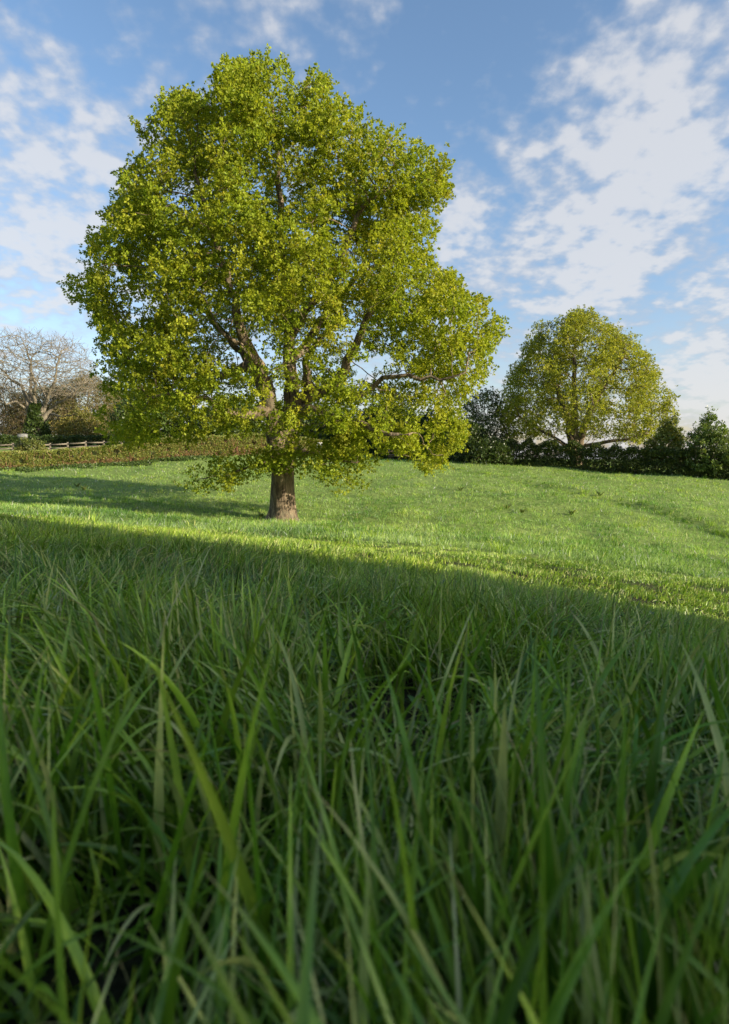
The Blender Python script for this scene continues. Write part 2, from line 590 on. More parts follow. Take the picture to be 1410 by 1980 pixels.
def build_grass():
    rng = np.random.RandomState(7)
    parts = []

    def zone(n, r0, r1, Lm, Ls, Wm, seg, fold, half=42, bright=1.0, power=1.0, dry=0.018, lean_s=0.48, bend_m=1.0, keep=None, avoid=None):
        x, y = wedge(rng, n, r0, r1, half, power)
        p = np.stack([x, y], 1)
        cl = G_CLUMP(p)
        ok = rng.uniform(0, 1, n) < np.clip(0.68 + 0.42 * cl + .15 * G_FINE(p), 0.08, 1)
        if avoid is not None:
            ok &= np.hypot(x, y) > avoid
        x, y, p, cl = x[ok], y[ok], p[ok], cl[ok]
        m = len(x)
        z = height(x, y) - 0.01
        L = np.clip(Lm * (1 + 0.14 * cl + Ls * rng.normal(0, 1, m)), Lm * 0.35, Lm * 1.9)
        # the sward surface falls away to the right: keep the tips under it
        r = np.hypot(x, y)
        s_ = np.interp(np.degrees(np.arctan2(x, y)), [-33, 0, 33], [0.088, 0.165, 0.250])
        cap = 0.5 - s_ * r - 0.10 * np.exp(-r) - z
        L = np.where(r < 9, np.minimum(L, np.maximum(cap, 0.07) * rng.uniform(.85, 1.12, m)), L)
        W = Wm * rng.uniform(0.55, 1.3, m)
        az = 1.6 * G_DIR(p) + 0.9 * G_DIR2(p) + rng.normal(0, 1.1, m)
        lean = np.abs(rng.normal(0.12, lean_s, m))
        bend = np.clip(rng.normal(bend_m, 0.55, m) + np.where(r < 6, 0.45 * G_DIR2(p + 40), 0) + (rng.uniform(0, 1, m) < .35) * .9 * (r < 9), 0.05, 2.6)
        tint = grass_tint(rng, x, y, bright, dry, 1.0 if r0 < 5 else 0.3)
        tip = (rng.uniform(0, 1, m) < 0.1) * rng.uniform(.3, 1, m)
        add(parts, *blades(np.stack([x, y, z], 1), L, W, az, lean, bend, tint, seg, fold, rng=rng, tipcol=tip))

    # around the eye, long meadow grass
    zone(6000, 0.0, 1.6, 0.20, 0.28, 0.008, 9, True, half=180, avoid=0.13, bend_m=0.6)
    zone(8000, 0.25, 2.2, 0.205, 0.3, 0.008, 9, True, half=46, avoid=0.13, bend_m=0.6)
    zone(16000, 2.0, 4.8, 0.155, 0.35, 0.0085, 6, True, half=44, bend_m=0.7, lean_s=.5)
    # matted, leaning blades that cross each other
    zone(20000, 0.2, 2.4, 0.18, 0.3, 0.0068, 8, True, half=46, avoid=0.1, bend_m=0.7, lean_s=1.1)
    zone(48000, 2.0, 5.0, 0.145, 0.3, 0.0066, 6, True, half=44, bend_m=0.7, lean_s=1.1)
    zone(64000, 4.8, 9, 0.105, 0.35, 0.0078, 4, True, half=44, bend_m=0.6, lean_s=.9)
    zone(50000, 4.8, 9, 0.115, 0.35, 0.0078, 4, True, half=44, bend_m=0.5, lean_s=.4)
    # under-storey of short blades that fills in the sward
    zone(40000, 0.1, 4.8, 0.11, 0.3, 0.006, 4, False, half=46, avoid=0.08, bend_m=0.9)
    n_long = len(parts)
    # short pasture
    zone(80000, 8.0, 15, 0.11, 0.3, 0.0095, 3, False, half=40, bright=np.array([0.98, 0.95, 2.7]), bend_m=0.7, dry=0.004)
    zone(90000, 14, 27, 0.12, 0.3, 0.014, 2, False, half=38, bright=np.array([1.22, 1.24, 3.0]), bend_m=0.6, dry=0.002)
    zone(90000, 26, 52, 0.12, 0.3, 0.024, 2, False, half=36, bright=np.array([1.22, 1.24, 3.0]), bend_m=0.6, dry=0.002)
    # rank tufts here and there in the pasture
    nt_ = 700
    tx, ty = wedge(rng, nt_, 9, 46, 37)
    d, _ = poly_dist(tx, ty, BANK)
    bx = []
    for a, b in zip(BANK[:-1], BANK[1:]):
        s = rng.uniform(0, 1, 14)[:, None]
        bx.append(a + (b - a) * s + rng.normal(0, 0.25, (14, 2)))
    bx = np.concatenate(bx)
    tx, ty = np.concatenate([tx, bx[:, 0]]), np.concatenate([ty, bx[:, 1]])
    k = 26
    x = np.repeat(tx, k) + rng.normal(0, 0.09, len(tx) * k)
    y = np.repeat(ty, k) + rng.normal(0, 0.09, len(tx) * k)
    z = height(x, y) - 0.01
    m = len(x)
    az = np.arctan2(y - np.repeat(ty, k), x - np.repeat(tx, k))
    add(parts, *blades(np.stack([x, y, z], 1), rng.uniform(0.1, 0.24, m), np.full(m, 0.014), az, np.abs(rng.normal(.2, .2, m)), rng.uniform(.2, 1.2, m),
                       grass_tint(rng, x, y, 1.0, 0.005), 3, False, rng=rng))
    turf = parts[n_long:]
    off = sum(len(p[0]) for p in parts[:n_long])
    join([(v, q - off, c) for v, q, c in turf], 'pasture_grass', M_TURF, 'short cropped pasture grass around the great oak and up to the hedges')
    del parts[n_long:]
    # broad flat blades close to the eye
    n = 150
    x, y = wedge(rng, n, 0.16, 1.25, 44)
    z = height(x, y)
    hc = 0.47 - 0.21 * np.hypot(x, y) - z
    az = rng.uniform(0, 6.28, n)
    add(parts, *blades(np.stack([x, y, z], 1), np.minimum(rng.uniform(0.24, 0.38, n), hc), rng.uniform(0.010, 0.0155, n), az, np.abs(rng.normal(.1, .2, n)), np.clip(rng.normal(.45, .4, n), .05, 2),
                       grass_tint(rng, x, y, 1.0, 0.0), 14, True, rng=rng, tipcol=(rng.uniform(0, 1, n) < .2) * 0.8))
    # thin flowering stems and dead straws
    n = 900
    x, y = wedge(rng, n, 0.3, 3.5, 44)
    z = height(x, y)
    add(parts, *blades(np.stack([x, y, z], 1), rng.uniform(0.14, 0.27, n), rng.uniform(0.0018, 0.003, n), rng.uniform(0, 6.28, n), np.abs(rng.normal(.2, .3, n)), rng.uniform(0, .8, n),
                       np.array([0.26, 0.24, 0.11]) * rng.uniform(.5, 1.2, (n, 1)), 8, True, rng=rng))
    # clover and young dock leaves low in the sward
    n = 260
    x, y = wedge(rng, n, 0.9, 3.5, 44)
    z = height(x, y) + rng.uniform(.02, .12, n)
    add(parts, *blades(np.stack([x, y, z], 1), rng.uniform(0.03, 0.06, n), rng.uniform(0.012, 0.022, n), rng.uniform(0, 6.28, n), np.abs(rng.normal(.9, .4, n)), rng.uniform(0, 1, n),
                       np.array([0.10, 0.19, 0.035]) * rng.uniform(.6, 1.5, (n, 1)), 7, True, rng=rng))
    join(parts, 'grass', M_GRASS, 'long lush meadow grass in the shaded foreground')


def join(parts, name, mat, label):
    V = np.concatenate([p[0] for p in parts])
    q = np.concatenate([p[1] for p in parts])
    c = np.concatenate([p[2] for p in parts])
    g = mesh_obj(name, V, q, mat, colors=c, smooth=True)
    tag(g, label, 'grass', kind='stuff')
    print(name, 'faces', len(q))


build_grass()

# ------------------------------------------------------------------ leaves


def leaf_cloud(pos, size, tint, rng, per=6, spread=0.6, up=0.35, aspect=0.6, out=None):
    """leaf rosettes: PER kite-shaped, slightly folded leaves round each position"""
    N = len(pos)
    n = N * per
    c = np.repeat(pos, per, axis=0)
    d = rng.normal(size=(n, 3))
    d /= np.linalg.norm(d, axis=1)[:, None]
    if out is not None:
        d = d + np.repeat(out, per, axis=0) * 0.55
    d[:, 2] += up * 0.4
    d /= np.linalg.norm(d, axis=1)[:, None]
    s = np.repeat(size, per) * rng.uniform(0.65, 1.25, n)
    r = rng.normal(size=(n, 3))
    r[:, 2] += up * 1.6
    side = np.cross(d, r)
    side /= np.linalg.norm(side, axis=1)[:, None] + 1e-9
    nrm = np.cross(side, d)
    base = c + d * (s * spread * 0.25)[:, None]
    l = s[:, None]
    v0 = base
    v1 = base + d * l * 0.55 - side * l * aspect * 0.5 + nrm * l * 0.10
    v2 = base + d * l - nrm * l * 0.10
    v3 = base + d * l * 0.55 + side * l * aspect * 0.5 + nrm * l * 0.10
    V = np.stack([v0, v1, v2, v3], 1).reshape(-1, 3)
    i = (np.arange(n) * 4)[:, None]
    q = np.concatenate([i, i + 1, i + 2, i + 3], 1)
    col = np.repeat(tint, per, axis=0) * rng.uniform(0.87, 1.13, (n, 1))
    col = np.repeat(col, 4, axis=0)
    return V, q, col


def in_poly(px, py, poly):
    poly = np.asarray(poly, float)
    inside = np.zeros(len(px), bool)
    x0, y0 = poly[-1]
    for x1, y1 in poly:
        if y0 != y1:
            c = ((y1 > py) != (y0 > py)) & (px < (x0 - x1) * (py - y1) / (y0 - y1) + x1)
            inside ^= c
        x0, y0 = x1, y1
    return inside


def crown_points(poly, D, n, rng, depth=0.9, shell=0.5, carve=0.0, wl=1.8, floor=None):
    """points through a crown whose outline at distance D is POLY; the crown is as deep as it is wide"""
    W = np.array([P(a, b, D) for a, b in poly])
    wx, wz = W[:, 0], W[:, 2]
    zs = np.linspace(wz.min() + 1e-3, wz.max() - 1e-3, 60)
    lo, hi = [], []
    for z in zs:
        xs = []
        for i in range(len(W)):
            z0, z1 = wz[i - 1], wz[i]
            if (z0 - z) * (z1 - z) < 0:
                xs.append(wx[i - 1] + (wx[i] - wx[i - 1]) * (z - z0) / (z1 - z0))
        lo.append(min(xs)); hi.append(max(xs))
    lo, hi = np.array(lo), np.array(hi)
    ker = np.ones(9) / 9
    half = np.convolve(np.pad((hi - lo) / 2, 4, mode='edge'), ker, 'valid')
    wv = Waves(rng.randint(1, 9999), wl, 12, 3)
    out, rho_out = [], []
    total = 0
    tries = 0
    while total < n and tries < 400:
        tries += 1
        m = n * 3
        z = rng.uniform(wz.min(), wz.max(), m)
        x = rng.uniform(wx.min(), wx.max(), m)
        l, h, b = np.interp(z, zs, lo), np.interp(z, zs, hi), np.interp(z, zs, half)
        c, a = (l + h) / 2, np.maximum((h - l) / 2, 0.05)
        v = rng.uniform(-1, 1, m)
        e = (x - c) / a
        # rounded at the top too
        zt = (z - wz.min()) / (wz.max() - wz.min())
        rho = np.sqrt(e * e + v * v)
        rho = np.maximum(rho, np.clip((zt - 0.55) / 0.45, 0, 1) ** 1.2 * 0.95 * (rho + .4).clip(0, 1))
        ok = rho < 1.0
        ok &= rng.uniform(0, 1, m) < np.clip(shell + (1 - shell) * (rho ** 2.2), 0, 1)
        p = np.stack([x, D + v * b * depth, z], 1)
        if carve:
            ok &= wv(p) > -carve + rng.normal(0, .25, m)
        if floor is not None:
            ok &= ~((rho < 0.62) & (z < floor))
        px, py = project(p)
        ok &= in_poly(px, py, poly)
        ok[ok] &= (p[ok][:, 2] > height(p[ok][:, 0], p[ok][:, 1]) + 0.15)
        out.append(p[ok]); rho_out.append(rho[ok])
        total += int(ok.sum())
    p = np.concatenate(out)[:n]
    rho = np.concatenate(rho_out)[:n]
    return p, rho


# ------------------------------------------------------------------ branches


class Skeleton:
    def __init__(self):
        self.p, self.parent, self.rmin = [], [], []

    def add(self, p, parent, r=0.0):
        self.p.append(np.array(p, float)); self.parent.append(parent); self.rmin.append(r)
        return len(self.p) - 1

    def limb(self, pts, start, radii, step=0.35, rng=None):
        """a limb through pts, from node START"""
        cur = start
        prev = self.p[start] if start >= 0 else None
        r_prev = self.rmin[start] if start >= 0 else radii[0]
        for q, r in zip(pts, radii):
            q = np.array(q, float)
            if prev is None:
                cur = self.add(q, -1, r)
            else:
                L = np.linalg.norm(q - prev)
                k = max(1, int(round(L / step)))
                for i in range(1, k + 1):
                    t = i / k
                    pt = prev + (q - prev) * t
                    if rng is not None and i < k:
                        pt = pt + rng.normal(0, 0.05 * min(L, 1.0), 3)
                    cur = self.add(pt, cur, r_prev + (r - r_prev) * t)
            prev, r_prev = q, r
        return cur

    def near(self, q):
        A = np.array(self.p)
        return int(np.argmin(np.linalg.norm(A - np.asarray(q)[None], axis=1)))

    def colonise(self, att, step, kill, rng, iters=120, pull=(0, 0, 0.1), first=0, jitter=0.15):
        att = np.array(att)
        alive = np.ones(len(att), bool)
        A = np.array(self.p)
        idx = np.arange(len(A))
        cand = idx >= first
        d = np.linalg.norm(att[:, None] - A[None, cand], axis=2)
        nn = idx[cand][d.argmin(1)]
        dd = d.min(1)
        seen = {}
        for it in range(iters):
            act = np.where(alive)[0]
            if not len(act):
                break
            P_ = np.array(self.p)
            nodes, inv = np.unique(nn[act], return_inverse=True)
            dirs = att[act] - P_[nn[act]]
            dirs /= np.linalg.norm(dirs, axis=1)[:, None] + 1e-9
            acc = np.zeros((len(nodes), 3))
            np.add.at(acc, inv, dirs)
            acc /= np.linalg.norm(acc, axis=1)[:, None] + 1e-9
            acc += np.array(pull) + rng.normal(0, jitter, acc.shape)
            acc /= np.linalg.norm(acc, axis=1)[:, None] + 1e-9
            new = P_[nodes] + acc * step
            first_new = len(self.p)
            for k, nd in enumerate(nodes):
                cnt = seen.get(nd, 0)
                seen[nd] = cnt + 1
                if cnt > 4:                         # stuck between two attractors
                    alive[act[inv == k]] = False
                    continue
                self.add(new[k], int(nd), 0.0)
            N_ = np.array(self.p[first_new:])
            if not len(N_):
                continue
            act = np.where(alive)[0]
            if not len(act):
                break
            d = np.linalg.norm(att[act][:, None] - N_[None], axis=2)
            j = d.argmin(1)
            dm = d.min(1)
            better = dm < dd[act]
            nn[act[better]] = j[better] + first_new
            dd[act[better]] = dm[better]
            alive[act[dd[act] < kill]] = False

    def radii(self, tip, power, rmax=None):
        n = len(self.p)
        s = np.zeros(n)
        r = np.zeros(n)
        for i in range(n - 1, -1, -1):               # children always come after parents
            v = max(s[i], tip ** power)
            r[i] = v ** (1 / power)
            if self.rmin[i] > 0:
                r[i] = max(self.rmin[i], min(r[i], self.rmin[i] * 1.1))
            if rmax: r[i] = min(r[i], rmax) if self.rmin[i] == 0 else r[i]
            if self.parent[i] >= 0:
                s[self.parent[i]] += min(v, r[i] ** power)
        return r

    def mesh(self, tip=0.008, power=2.1, sides=(12, 7, 4, 3), flare=None, rmax=None):
        n = len(self.p)
        r = self.radii(tip, power, rmax)
        Pn = np.array(self.p)
        kids = [[] for _ in range(n)]
        for i, a in enumerate(self.parent):
            if a >= 0: kids[a].append(i)
        chains = []
        stack = [(-1, i) for i in range(n) if self.parent[i] < 0]
        while stack:
            a, i = stack.pop()
            ch = [i] if a < 0 else [a, i]
            while kids[i]:
                ks = sorted(kids[i], key=lambda k: -r[k])
                for k in ks[1:]:
                    stack.append((i, k))
                i = ks[0]
                ch.append(i)
            chains.append((a >= 0, ch))
        V, Q, T = [], [], []
        off = 0
        for branched, ch in chains:
            pts = Pn[ch]
            rr = r[ch].copy()
            if branched:
                rr[0] = min(rr[0], rr[1] * 1.25)
            if len(pts) < 2: continue
            R0 = rr.max()
            k = sides[0] if R0 > 0.15 else sides[1] if R0 > 0.05 else sides[2] if R0 > 0.02 else sides[3]
            tg = np.gradient(pts, axis=0)
            tg /= np.linalg.norm(tg, axis=1)[:, None] + 1e-9
            ref = np.array([1.0, 0.13, 0.07]) if abs(tg[0][0]) < 0.8 else np.array([0.1, 1.0, 0.05])
            u = np.cross(tg, ref)
            u /= np.linalg.norm(u, axis=1)[:, None] + 1e-9
            w = np.cross(tg, u)
            an = np.arange(k) * 2 * math.pi / k
            rad = rr[:, None] * np.ones((1, k))
            if k == sides[0]:
                rad = rad * (1 + 0.06 * np.sin(3 * an[None] + pts[:, 2:3] * 1.3) + 0.04 * np.sin(5 * an[None] - pts[:, 2:3] * 2.1))
                if flare is not None and not branched:
                    h = pts[:, 2] - pts[0, 2]
                    rad = rad * (1 + flare * np.exp(-h / 0.34)[:, None] * (0.75 + 0.35 * np.sin(5 * an[None] + .6)))
            ring = pts[:, None] + u[:, None] * (np.cos(an)[None, :, None] * rad[..., None]) + w[:, None] * (np.sin(an)[None, :, None] * rad[..., None])
            V.append(ring.reshape(-1, 3))
            m = len(pts)
            i = (np.arange(m - 1) * k)[:, None] + off
            j = np.arange(k)[None]
            jn = (j + 1) % k
            Q.append(np.stack([i + j, i + jn, i + k + jn, i + k + j], -1).reshape(-1, 4))
            V.append(pts[-1:] + tg[-1:] * rr[-1])
            ti = off + m * k
            e = off + (m - 1) * k
            T.append(np.stack([e + np.arange(k), e + (np.arange(k) + 1) % k, np.full(k, ti)], 1))
            off += m * k + 1
        return np.concatenate(V), [np.concatenate(Q), np.concatenate(T)]


def clump_leaves(centres, n_per, sigma, size, tints, rng, per=6, aspect=0.6, droop=0.0, axis=None, limit=None):
    c = np.repeat(centres, n_per, axis=0)
    o = rng.normal(0, 1, c.shape)
    o *= (rng.uniform(0, 1, len(o)) ** 0.35 * 1.5 / (np.linalg.norm(o, axis=1) + 1e-9))[:, None]
    o[:, 2] *= 0.8
    if np.ndim(sigma):
        sigma = np.repeat(sigma, n_per)[:, None]
    p = c + o * sigma
    p[:, 2] -= droop * np.abs(rng.normal(0, 1, len(p)))
    t = np.repeat(tints, n_per, axis=0)
    if limit is not None:
        px, py = project(p)
        wj = Waves(77, 1.5, 12, 3)(p)
        wk = Waves(78, 0.6, 12, 3)(p)
        px = px + 8 * wj + 5 * wk
        py = py + 6 * wj - 5 * wk
        ok = in_poly(px, py, limit) | (rng.uniform(0, 1, len(p)) < 0.07)
        p, t, o = p[ok], t[ok], o[ok]
    if axis is not None:
        out = p - axis
        out /= np.linalg.norm(out, axis=1)[:, None] + 1e-9
    else:
        out = o / (np.linalg.norm(o, axis=1)[:, None] + 1e-9)
    t = t * np.where((rng.uniform(0, 1, len(p)) < .08)[:, None], np.array([1.1, .98, 1.1]), 1.0)
    return leaf_cloud(p, np.full(len(p), size), t, rng, per=per, aspect=aspect, out=out)


def blend(rng, n, cols, w):
    cols = np.array(cols, float)
    k = rng.choice(len(cols), n, p=np.array(w) / sum(w))
    return cols[k] * rng.uniform(0.82, 1.18, (n, 1))


# ------------------------------------------------------------------ the great oak
OAK_D = 20.0


def build_oak():
    rng = np.random.RandomState(21)
    D = OAK_D
    base = P(546, 1005, D)
    base[2] = gz(base[0], base[1]) - 0.03
    root = empty('oak_tree', base)
    tag(root, 'large oak tree in fresh yellow-green leaf standing alone in the middle of the pasture', 'tree')
    S = Skeleton()

    def pts(*a):
        return [P(x, y, D + dz) for x, y, dz in a]
    b0 = base.copy(); b0[2] -= 0.15
    end = S.limb([b0] + pts((547, 985, 0), (546, 940, 0), (547, 900, 0), (549, 868, 0)), -1, [0.50, 0.43, 0.40, 0.39, 0.43], step=0.15)
    fork = end
    cen = S.limb(pts((560, 830, .1), (566, 780, .2), (562, 720, .2), (560, 650, .3), (553, 560, .3), (545, 470, .2), (540, 370, .2), (535, 280, .1), (525, 190, 0)), fork,
                 [.33, .29, .23, .18, .14, .115, .09, .07, .045], rng=rng)
    left = S.limb(pts((530, 835, -.1), (522, 790, -.3), (515, 745, -.5), (492, 695, -.8), (468, 650, -1.0), (456, 600, -1.2), (440, 530, -1.3), (410, 450, -1.2), (390, 370, -1), (370, 290, -.8)), fork,
                  [.31, .28, .24, .20, .17, .14, .11, .085, .06, .045], rng=rng)
    s1 = S.near(P(518, 800, D - .3))
    S.limb(pts((480, 803, -.7), (450, 800, -1.2), (430, 790, -1.8), (400, 770, -2.2), (350, 760, -2.6), (290, 770, -3)), s1, [.13, .12, .1, .08, .06, .04], rng=rng)
    s2 = S.near(P(500, 712, D - .7))
    S.limb(pts((460, 718, -.2), (430, 728, 0), (400, 722, .4), (350, 735, .8), (290, 720, 1.2), (240, 700, 1.5)), s2, [.14, .12, .1, .08, .06, .04], rng=rng)
    s3 = S.near(P(565, 770, D + .2))
    r1 = S.limb(pts((595, 765, -.2), (620, 757, -.5), (650, 742, -.9), (668, 715, -1.1), (700, 640, -1.5), (730, 560, -1.6), (770, 480, -1.5)), s3, [.22, .2, .17, .15, .11, .08, .05], rng=rng)
    s4 = S.near(P(650, 742, D - .9))
    S.limb(pts((672, 772, -1.2), (705, 760, -1.4), (740, 730, -1.7), (790, 725, -2), (850, 735, -2.2), (900, 720, -2.4)), s4, [.10, .09, .075, .06, .045, .03], rng=rng)
    s5 = S.near(P(565, 800, D + .2))
    S.limb(pts((600, 790, -.8), (640, 800, -1.6), (665, 812, -2.2), (690, 815, -2.6), (715, 826, -2.9), (750, 840, -3.1), (790, 840, -3.3)), s5, [.13, .11, .1, .095, .08, .06, .04], rng=rng)
    s6 = S.near(P(558, 640, D + .3))
    S.limb(pts((590, 600, .1), (620, 570, -.2), (645, 530, -.5), (670, 470, -.8), (690, 420, -1), (730, 375, -1.1), (780, 340, -1)), s6, [.15, .14, .12, .1, .08, .06, .04], rng=rng)
    s7 = S.near(P(549, 560, D + .3))
    S.limb(pts((520, 500, .9), (480, 430, 1.6), (440, 350, 2), (400, 280, 2)), s7, [.12, .1, .07, .05], rng=rng)
    s8 = S.near(P(560, 700, D + .2))
    S.limb(pts((600, 650, 1.6), (650, 590, 2.8), (700, 520, 3.6), (760, 460, 4)), s8, [.14, .11, .08, .05], rng=rng)
    s9 = S.near(P(525, 800, D - .2))
    S.limb(pts((500, 740, 1.3), (440, 650, 2.8), (360, 570, 3.8), (280, 500, 4)), s9, [.14, .11, .08, .05], rng=rng)
    S.limb(pts((590, 700, -1.6), (612, 660, -2.8), (640, 630, -3.6)), S.near(P(590, 766, D - .1)), [.1, .07, .045], rng=rng)
    S.limb(pts((500, 705, -1.6), (470, 670, -2.6), (425, 640, -3.4)), S.near(P(515, 745, D - .5)), [.1, .07, .045], rng=rng)
    # low, thin branches near the top of the bole
    S.limb(pts((500, 895, -.8), (450, 915, -1.4), (400, 925, -1.9)), S.near(P(548, 885, D)), [.045, .03, .02], rng=rng)
    S.limb(pts((600, 875, -.8), (650, 890, -1.5), (690, 895, -2.0)), S.near(P(552, 868, D)), [.045, .03, .02], rng=rng)

    outline = [(205, 862), (192, 820), (200, 760), (183, 700), (195, 650), (176, 600), (120, 565), (130, 538), (178, 540), (160, 490), (183, 443), (214, 446), (200, 408), (226, 402), (238, 345),
               (262, 312), (287, 288), (262, 238), (300, 226), (330, 176), (372, 172), (410, 192), (424, 128), (450, 114), (478, 122), (515, 102), (548, 116), (560, 150), (588, 175), (605, 140), (628, 142),
               (652, 196), (698, 205), (694, 255), (716, 240), (765, 248), (800, 276), (852, 292), (874, 325), (864, 385), (838, 420), (838, 470), (830, 512), (862, 520), (905, 560), (948, 590), (978, 628),
               (958, 680), (925, 740), (890, 785), (898, 835), (862, 902), (826, 912), (780, 885), (752, 862), (730, 900), (660, 890), (590, 872), (520, 850), (430, 838), (330, 862), (270, 872)]
    skirt = [(362, 940), (366, 905), (440, 880), (520, 866), (580, 868), (650, 872), (735, 890), (728, 940), (690, 955), (640, 930), (560, 905), (500, 905), (450, 935), (400, 942)]
    window = [(425, 700), (480, 650), (560, 640), (640, 640), (700, 690), (720, 790), (640, 850), (590, 862), (560, 905), (520, 905), (500, 860), (430, 850)]
    att, rho = crown_points(outline, D, 3000, rng, depth=0.70, shell=0.22, carve=0.5, wl=2.7, floor=P(0, 640, D)[2])
    px, py = project(att)
    ok = ~(in_poly(px, py, window) & (rng.uniform(0, 1, len(att)) < 0.30))
    # the far side is open low down
    ok &= ~((att[:, 1] > D + 1.0) & (att[:, 2] < P(0, 770, D)[2]))
    att, rho = att[ok], rho[ok]
    low, _ = crown_points(skirt, D - 1.1, 120, rng, depth=0.5, shell=0.9)
    S.colonise(np.concatenate([att, low]), 0.32, 0.42, rng, pull=(0, 0, 0.06), first=16)
    V, fc = S.mesh(tip=0.0085, power=2.25, sides=(20, 8, 5, 3), flare=0.75)
    mesh_obj('trunk', V, fc, M_BARK, root, smooth=True)
    # leaves
    axis = P(550, 640, D)
    cols = [(0.275, 0.325, 0.024), (0.22, 0.285, 0.020), (0.315, 0.34, 0.030), (0.27, 0.20, 0.045)]
    t = blend(rng, len(att), cols, [5, 4, 2.6, 0])
    sig = rng.uniform(0.20, 0.38, len(att))
    pa = [clump_leaves(att, 19, sig, 0.090, t, rng, per=9, axis=axis, limit=outline)]
    t2 = blend(rng, len(low), [cols[1], cols[0]], [1, 1])
    pa.append(clump_leaves(low, 13, 0.26, 0.10, t2, rng, per=5, axis=axis))
    # leading shoots that break the outline
    o = np.array(outline, float)
    sh = []
    for i in range(len(o) - 7):
        a, b = o[i], o[(i + 1) % len(o)]
        L = np.hypot(*(b - a))
        for k in range(int(L / 26) + 1):
            q = a + (b - a) * rng.uniform()
            dpt = q - np.array([550, 560])
            dpt /= np.hypot(*dpt)
            dd = rng.uniform(-.9, .9)
            for s in np.arange(-10, rng.uniform(0, 17), 3.6):
                sh.append(P(q[0] + dpt[0] * s + rng.normal(0, 2), q[1] + dpt[1] * s + rng.normal(0, 2), D + dd))
    sh = np.array(sh)
    pa.append(leaf_cloud(sh, np.full(len(sh), 0.105), blend(rng, len(sh), cols[:3], [4, 5, 2]), rng, per=7))
    parts = []
    for p in pa: add(parts, *p)
    mesh_obj('crown', np.concatenate([p[0] for p in parts]), np.concatenate([p[1] for p in parts]), M_OAK, root, colors=np.concatenate([p[2] for p in parts]))
    print('oak leaves', sum(len(p[1]) for p in parts), 'nodes', len(S.p))


build_oak()


def build_tree(name, label, base_px, D, outline, cols, w, n_att, n_per, leaf, seed, bark=None, stems=1, trunk_r=0.2, cat='tree', group=None, shell=0.4, carve=0.6, wl=1.6, sig=(0.3, 0.55),
               step=0.5, kill=0.6, tip=0.012, power=2.2, per=5, mat=None, first_h=1.2, depth=0.85, floor=None, sink=0.1, aspect=0.6, limbs=None):
    """a tree or tall shrub: stems and branches grown into the crown, then its leaves"""
    rng = np.random.RandomState(seed)
    base = stand(base_px, D)
    root = empty(name, base)
    tag(root, label, cat, group)
    S = Skeleton()
    att, rho = crown_points(outline, D, n_att, rng, depth=depth, shell=shell, carve=carve, wl=wl, floor=floor)
    top = att[:, 2].max()
    ctr = att.mean(0)
    i0 = S.add(base - np.array([0, 0, sink]), -1, trunk_r * (1.0 if stems == 1 else 1.15))
    i1 = S.add(base + np.array([0, 0, 0.25]), i0, trunk_r)
    first = 1
    if limbs:
        for pts_, rad in limbs:
            S.limb([P(a, b, D + c) for a, b, c in pts_], i1, rad, step=step, rng=rng)
    elif stems == 1:
        S.limb([base + np.array([rng.normal(0, .08), rng.normal(0, .08), first_h]), (ctr + base) / 2 + np.array([0, 0, 0.3])], i1, [trunk_r * .85, trunk_r * .6], rng=rng, step=step)
    else:
        for k in range(stems):
            a = 2 * math.pi * (k + rng.uniform(-.3, .3)) / stems
            wd = np.ptp(att[:, 0]) * 0.22
            q = base + np.array([math.cos(a) * wd, math.sin(a) * wd, (top - base[2]) * rng.uniform(.4, .6)])
            m = base + (q - base) * 0.4 + np.array([0, 0, (top - base[2]) * .06])
            S.limb([m, q], i1, [trunk_r * .6, trunk_r * .3], rng=rng, step=step)
    S.colonise(att, step, kill, rng, pull=(0, 0, 0.08), first=first)
    V, fc = S.mesh(tip=tip, power=power, sides=(10, 6, 4, 3), flare=0.35)
    mesh_obj('trunk', V, fc, bark or M_BARK, root, smooth=True)
    if n_per:
        t = blend(rng, len(att), cols, w)
        v, q, c = clump_leaves(att, n_per, rng.uniform(sig[0], sig[1], len(att)), leaf, t, rng, per=per, limit=outline, aspect=aspect)
        mesh_obj('crown', v, q, mat or M_LEAF, root, colors=c)
    return root, S, rng


